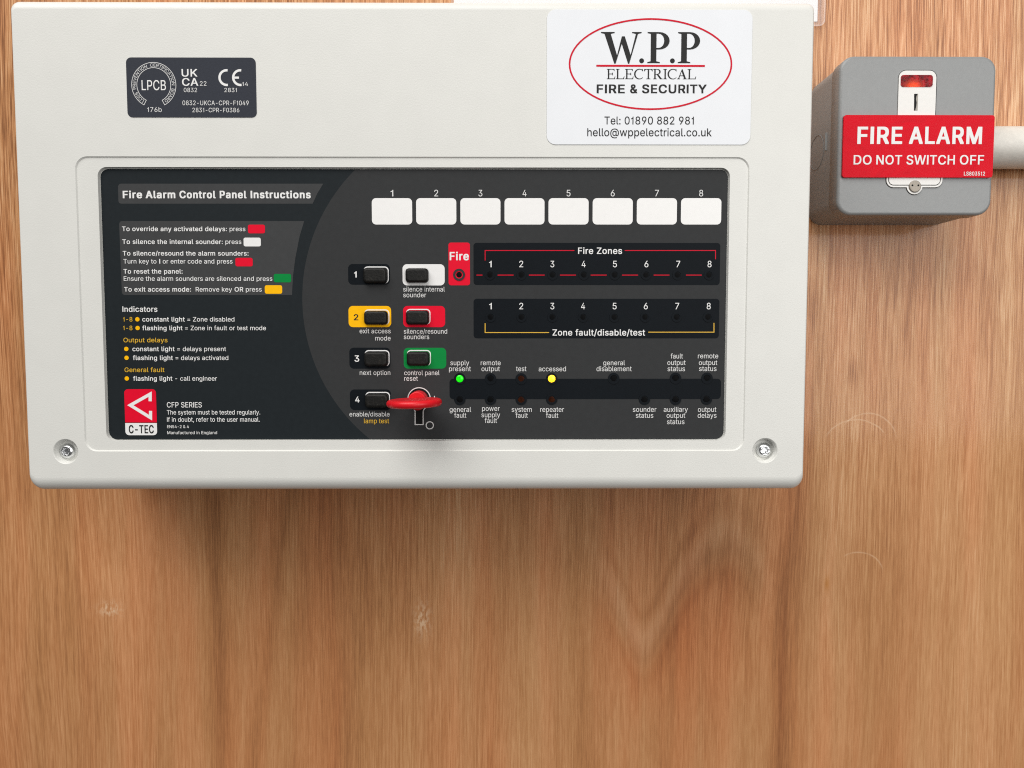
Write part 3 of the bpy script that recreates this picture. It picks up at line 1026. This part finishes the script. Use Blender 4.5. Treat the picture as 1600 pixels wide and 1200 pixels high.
gW = [[(0, 1), (.46, 1), (.46, .968), (.33, .94), (.545, .25), (.675, .80), (.66, .94), (.56, .968), (.56, .968), (.66, .94), (.675, .80), (.70, .86), (.80, .86), (1.0, .26), (1.17, .94), (1.04, .968),
       (1.04, 1), (1.36, 1), (1.36, .968), (1.24, .94), (.955, -.02), (.915, -.02), (.70, .62), (.50, -.02), (.455, -.02), (.12, .94), (0, .968)]]
gW = [[p for i, p in enumerate(gW[0]) if i not in (5, 6, 7, 8, 9, 10)]]


def gP(s=.19, w=.74):
    l = .11
    return [[(0, 0), (l + s + .12, 0), (l + s + .12, .032), (l + s, .06), (l + s, .44), (.40, .44)] + bow(.40, .72, w - .40, .28, -90, 90) +
            [(0, 1), (0, .968), (l, .94), (l, .06), (0, .032)],
            [(l + s, .49), (.37, .49)] + bow(.37, .72, w - .37 - s * .95, .23, -90, 90) + [(l + s, .95)]]


def gdot():
    return [bow(.08, .075, .08, .08, 0, 340, 17)]


serif([gW, gdot(), gP(), gdot(), gP()], 938.6, 1093.5, 98.4, 47.2, [0, 1.29, 1.56, 2.32, 2.58], stk)
t_ = .13
gE = [[(0, 0), (.78, 0), (.82, .27), (.785, .27), (.70, .06), (.11 + t_, .06), (.11 + t_, .475), (.50, .475), (.55, .37), (.585, .37), (.585, .64), (.55, .64), (.50, .54),
       (.11 + t_, .54), (.11 + t_, .945), (.64, .945), (.71, .79), (.745, .79), (.735, 1), (0, 1), (0, .96), (.11, .93), (.11, .07), (0, .04)]]
gL = [[(0, 0), (.78, 0), (.83, .28), (.795, .28), (.70, .06), (.11 + t_, .06), (.11 + t_, .93), (.36, .96), (.36, 1), (0, 1), (0, .96), (.11, .93), (.11, .07), (0, .04)]]
gC = [[(.86, .78), (.84, 1.0), (.81, 1.0), (.78, .96)] + bow(.50, .5, .50, .52, 62, 298, 18) + [(.86, .15), (.84, .19)] + bow(.54, .5, .40, .45, 302, 62, 16)[0:] + [(.82, .78)]]
gT = [[(.26, 0), (.66, 0), (.66, .04), (.40 + t_, .07), (.40 + t_, .945), (.72, .945), (.83, .77), (.87, .77), (.86, 1), (.06, 1), (.05, .77), (.09, .77), (.20, .945), (.40, .945), (.40, .07), (.26, .04)]]
gI = [[(0, 0), (.36, 0), (.36, .04), (.12 + t_, .07), (.12 + t_, .93), (.36, .96), (.36, 1), (0, 1), (0, .96), (.12, .93), (.12, .07), (0, .04)]]
gR = [[(0, 0), (.36, 0), (.36, .04), (.11 + t_, .07), (.11 + t_, .46), (.34, .46), (.66, 0), (.92, 0), (.92, .035), (.82, .06), (.50, .48)] + bow(.42, .735, .30, .265, -70, 90, 9) +
      [(0, 1), (0, .96), (.11, .93), (.11, .07), (0, .04)],
      [(.11 + t_, .51), (.38, .51)] + bow(.38, .73, .20, .22, -90, 90, 8) + [(.11 + t_, .95)]]
gA = [[(0, 0), (.31, 0), (.31, .04), (.21, .07), (.29, .31), (.60, .31), (.68, .07), (.56, .04), (.56, 0), (.96, 0), (.96, .04), (.86, .07), (.52, 1.0), (.47, 1.0), (.12, .07), (0, .04)],
      [(.31, .37), (.575, .37), (.44, .77)]]
word = [gE, gL, gE, gC, gT, gR, gI, gC, gA, gL]
adv, pen = [], 0.0
for g in word:
    adv.append(pen)
    pen += max(p[0] for p in g[0]) + .05
serif(word, 948, 1087.7, 123.4, 15.4, adv, stk)
for w_, a, b in (('FIRE', 932.3, 976.2), ('&', 984.6, 995.9), ('SECURITY', 1003.2, 1104)):
    text([(w_, B2)], a, b, 145.2, 12.7, yt2, M['ink'], stk)
text('Tel: 01890 882 981', 944.4, 1084, 194.2, 11.9, yt2, M['ink'], stk)
text('hello@wppelectrical.co.uk', 917.6, 1111.9, 212.6, 12.0, yt2, M['ink'], stk)

# ------------------------------------------------------------------ the key
kx, kz = W2(654.8, 624.5, YF)
key = thing('panel_key', 'red plastic key sticking out of the keyhole beside button four', 'key', (kx, YF, kz))
m = MB()


def kring(r, y, n=28):
    return [(kx + r * math.cos(2 * math.pi * i / n), y, kz + r * math.sin(2 * math.pi * i / n)) for i in range(n)]


m.loft([kring(0.0040, -0.0066), kring(0.00425, -0.0065), kring(0.00445, -0.0062), kring(0.00455, -0.0056), kring(0.0046, 0.0016)], cap_front=True)
m.build('key_collar', M['key_red'], key)
# bow: a thick rounded disc lying level, seen nearly edge on
m = MB()
rad, th, yc = 0.0129, 0.0036, -0.0165
prof = []
for i in range(13):
    a = math.pi * (i / 12) - math.pi / 2
    prof.append((rad - th / 2 + th / 2 * math.cos(a), th / 2 * math.sin(a)))
prof = [(0.002, -th / 2 * 1.08), (rad * .6, -th / 2 * 1.02)] + prof + [(rad * .6, th / 2 * 1.02), (0.002, th / 2 * 1.08)]
nseg = 56
tilt = math.radians(-1.8)
rg = []
for r, h in prof:
    ring_ = []
    for i in range(nseg):
        a = 2 * math.pi * i / nseg
        fx_ = r * math.cos(a)
        fy_ = r * math.sin(a) * 1.0
        ring_.append((kx + fx_ * math.cos(tilt) + h * math.sin(tilt), yc + fy_, kz - fx_ * math.sin(tilt) + h * math.cos(tilt)))
    rg.append(ring_)
m.loft(rg, cap_front=True, cap_back=True)
m.build('key_bow', M['key_red'], key)
# neck bulging under and over the bow where it meets the collar
m = MB()
nk = []
for r, y, dz_ in ((0.0006, -0.0200, 0), (0.0011, -0.0190, 0), (0.0012, -0.012, 0), (0.0013, -0.004, 0)):
    nk.append([(kx + r * 2.0 * math.cos(2 * math.pi * i / 24), y, kz + dz_ + r * math.sin(2 * math.pi * i / 24)) for i in range(24)])
m.loft(nk, cap_front=True)
m.build('key_neck', M['key_red'], key)

# ------------------------------------------------------------------ grey switch box
YB = 0.055
bx0, bx1, bz0, bz1 = rect_px(1308.0, 89.2, 1550.0, 337.0, YB + 0.002)
sw = thing('isolator_switch', 'grey metal isolator switch box under a red warning sticker', 'switch', ((bx0 + bx1) / 2, YW, bz0))
rings = []
N = 8
I_, DPB, RC_ = 0.0017, 0.0017, 0.0080
for i in range(N + 1):
    t = math.pi / 2 * (1 - i / N)
    f = 1 - math.cos(t)
    rings.append([(p[0], YB + DPB * (1 - math.sin(t)), p[1]) for p in rrw(bx0 + I_ * f, bx1 - I_ * f, bz0 + I_ * f, bz1 - I_ * f, RC_ - I_ * f * .75, 8)])
frb = [(p[0], p[2]) for p in rings[0]]
rings.append([(p[0], YB + 0.0104, p[1]) for p in rrw(bx0, bx1, bz0, bz1, RC_, 8)])
rings.append([(p[0], YB + 0.0108, p[1]) for p in rrw(bx0 + .0006, bx1 - .0006, bz0 + .0006, bz1 - .0006, RC_, 8)])
m = MB()
m.loft(rings)
m.plate([frb], YB)
m.build('lid', M['paint_grey'], sw)
m = MB()
ins = 0.0007
m.loft([[(p[0], YB + 0.0104, p[1]) for p in rrw(bx0 + ins, bx1 - ins, bz0 + ins, bz1 - ins, RC_, 8)],
        [(p[0], YW, p[1]) for p in rrw(bx0 + ins, bx1 - ins, bz0 + ins, bz1 - ins, RC_, 8)]])
body = m.build('back_box', M['paint_grey'], sw)
# knockout ring and tick pressed into the left side
xl = bx0 + ins - 0.0002
kzc, kyc, kr = W2(1285, 234, YB + 0.024)[1], YB + 0.0305, 0.0098
m = MB()
rr_ = []
for r, dx in ((kr + .0002, 0.0003), (kr + .0001, 0.00015), (kr - .0001, 0.00015), (kr - .0002, 0.0003)):
    rr_.append([(xl - 0.0003 + dx, kyc + r * math.cos(2 * math.pi * i / 40), kzc + r * math.sin(2 * math.pi * i / 40)) for i in range(40)])
m.loft(rr_)
m.build('knockout', M['paint_grey'], body)
m = MB()
ky2, kz2 = YB + 0.0175, kzc + 0.003
m.v = [(xl - .0006, ky2, kz2 - .005), (xl - .0006, ky2, kz2 + .005), (xl + .0003, ky2 - .0008, kz2 + .005), (xl + .0003, ky2 - .0008, kz2 - .005), (xl + .0003, ky2 + .0008, kz2 + .005), (xl + .0003, ky2 + .0008, kz2 - .005)]
for f in ((0, 1, 2, 3), (0, 5, 4, 1), (1, 4, 2), (0, 3, 5)):
    m.face(f)
m.build('knockout', M['paint_grey'], body)
# white switch module: upper tongue, lower plate with a ring line and the screw
ym = YB - 0.0006
mod = plate('switch_plate', [rr(1403.0, 110.2, 1461.4, 240, 11, ym, 8)], ym, 0.0006, M['switch_white'], sw)
plate('plate_gap', [rr(1402.0, 109.2, 1462.4, 240, 12, YB - 0.0001, 8)], YB - 0.0001, 0.0001, M['ink'], mod)
bmm = mmpx(1429, 290, ym)
lx0, lx1, lz0, lz1 = rect_px(1385.6, 250, 1473, 292.6, ym)
ccx_, ccz_ = W2(1429.2, 291.2, ym)


def bulge_loop(ins):
    a0, a1, b0, b1 = lx0 + ins, lx1 - ins, lz0 + ins, lz1
    r = 11 * bmm - ins
    rb = 12.2 * bmm - ins
    dh = b0 - ccz_
    half = math.sqrt(max(rb * rb - dh * dh, 1e-9))
    al = math.degrees(math.atan2(dh, -half)) % 360
    ar = math.degrees(math.atan2(dh, half)) % 360
    return ([(a1, b1), (a0, b1)] + arc(a0 + r, b0 + r, r, 180, 270, 6) + arc(ccx_, ccz_, rb, al, ar if ar > al else ar + 360, 16) + arc(a1 - r, b0 + r, r, 270, 360, 6))


plate('plate_gap', [bulge_loop(-0.9 * bmm)], YB - 0.0001, 0.0001, M['ink'], mod)
low = plate('switch_plate', [bulge_loop(0), bulge_loop(2.6 * bmm)], ym, 0.0005, M['switch_white'], sw)
plate('switch_plate', [bulge_loop(3.9 * bmm)], ym - 0.00005, 0.0005, M['switch_white'], sw)
scx, scz = W2(1429.2, 291.4, ym)
rs = 9.2 * bmm
m = MB()
m.loft([[(scx + q * rs * math.cos(2 * math.pi * i / 32), ym - dy, scz + q * rs * math.sin(2 * math.pi * i / 32)) for i in range(32)]
        for q, dy in ((0.88, 0.0007), (0.97, 0.0006), (1.0, 0.0003), (1.0, -0.0003))], cap_front=True)
scr = m.build('screw', M['nickel'], sw)
for s in (-1, 1):
    plate('drive_hole', [circ(1429.2 + s * 4.6, 290.0, 1.5, ym, 12)], ym - 0.00075, 0.00004, M['black'], scr)
lens = plate('neon_lens', [rr(1407.8, 117.0, 1457.6, 135.6, 4, ym - .0003)], ym - 0.0003, 0.0003, M['neon'], sw)
M['mark_grey'] = simple('mark_shade', (0.34, 0.32, 0.28), 0.5)
plate('mark_recess', [rr(1428.3, 146.4, 1434.2, 172.9, .6, ym - 0.00004)], ym - 0.00004, 0.00003, M['mark_grey'], mod)
plate('mark_recess', [poly_px([(1428.5, 146.6), (1434.0, 146.6), (1432.0, 150), (1431.2, 155), (1432.3, 160), (1431.8, 165), (1430.0, 172.7), (1428.4, 172.7)], ym - 0.00010)], ym - 0.00010, 0.00004, M['black'], mod)
# warning sticker, a little wider than the lid
yst = YB - 0.0015
wst = plate('warning_sticker', [rr(1317.4, 179.8, 1552.6, 277.2, 4, yst)], yst, 0.0012, M['sticker_red'], sw)
wst['label'] = 'red warning sticker with white capitals'
yl = yst - 0.0001
for w_, a, b in (('FIRE', 1339.4, 1409.5), ('ALARM', 1420.0, 1534)):
    text([(w_, 0.026)], a, b, 224.2, 25.0, yl, M['white'], wst)
for w_, a, b in (('DO', 1333.6, 1361.7), ('NOT', 1369, 1409.2), ('SWITCH', 1416.2, 1491.7), ('OFF', 1499.5, 1537.2)):
    text([(w_, B1)], a, b, 256.8, 14.0, yl, M['white'], wst)
text([('LS803512', B1)], 1506, 1538.9, 274.2, 5.8, yl, M['white'], wst)

# ------------------------------------------------------------------ conduit
rp = 0.0121
ycd = YW - rp - 0.001
zc_ = W2(1570, 231.0, ycd)[1]
cond = thing('conduit_pipe', 'off white plastic conduit running right from the grey switch box', 'pipe', (bx1, ycd, zc_))
m = MB()
n = 40
xs = [bx1 - 0.001, bx1 + 0.0135, bx1 + 0.0138, bx1 + 0.45]
rs_ = [rp, rp, rp, rp]
m.loft([[(xx, ycd + r * math.cos(2 * math.pi * i / n), zc_ + r * math.sin(2 * math.pi * i / n)) for i in range(n)] for xx, r in zip(xs, rs_)], cap_front=True, cap_back=True)
m.build('tube', M['pipe'], cond)

# ------------------------------------------------------------------ document wallet behind the panel's top edge
ywl = YW - 0.0012
_, _, pz0, pz1 = rect_px(705, -500, 1288.5, 40.5, ywl)
px0, px1 = W2(705, 3, ywl)[0], W2(1289.5, 20, ywl)[0]
wal = thing('document_wallet', 'clear plastic wallet holding white paper on the board above the panel', 'document wallet', ((px0 + px1) / 2, YW, pz0))
plate('pocket', [rrw(px0, px1, pz0, pz1, 10 * mmpx(1288, 40, ywl), 8)], ywl, 0.0006, M['clear'], wal)
pe = 2.2 * mmpx(1288, 40, ywl)
plate('pocket_edge', [rrw(px0, px1, pz0, pz1, 10 * mmpx(1288, 40, ywl), 8), rrw(px0 + pe, px1 - pe, pz0 + pe, pz1 - pe, 8 * mmpx(1288, 40, ywl), 8)], ywl - 0.0003, 0.0003, M['clear'], wal)
_, _, b0, b1 = rect_px(709, -480, 1277.5, 33.0, ywl + 0.0008)
a0, a1 = W2(709, 2, ywl + 0.0008)[0], W2(1277.5, 18, ywl + 0.0008)[0]
plate('paper_sheet', [rrw(a0, a1, b0, b1, 0.0004, 2)], ywl + 0.0008, 0.0003, M['paper'], wal)

flush_text()

# circular wording on the certification ring, one letter after another


def ring_text(s, cx, cz, r, a0, a1, h, y, mat, parent):
    verts, faces, w = typeset([(s, 0.0)])
    vv = []
    for px, pz, l in verts:
        a = math.radians(a0 + (a1 - a0) * px / w)
        q = r + (pz / CAP - 0.5) * h
        vv.append((cx + q * math.cos(a), y - l * 0.000004, cz + q * math.sin(a)))
    link('lettering', from_faces(vv, faces), mat, parent)


ring_text('LOSS  PREVENTION  CERTIFICATION  BOARD', ox, oz, 29.9 * mp, 236, -56, 4.6 * mp, yt, M['text_soft'], appr)

for o in scene.objects:
    if '_at' in o:
        del o['_at']
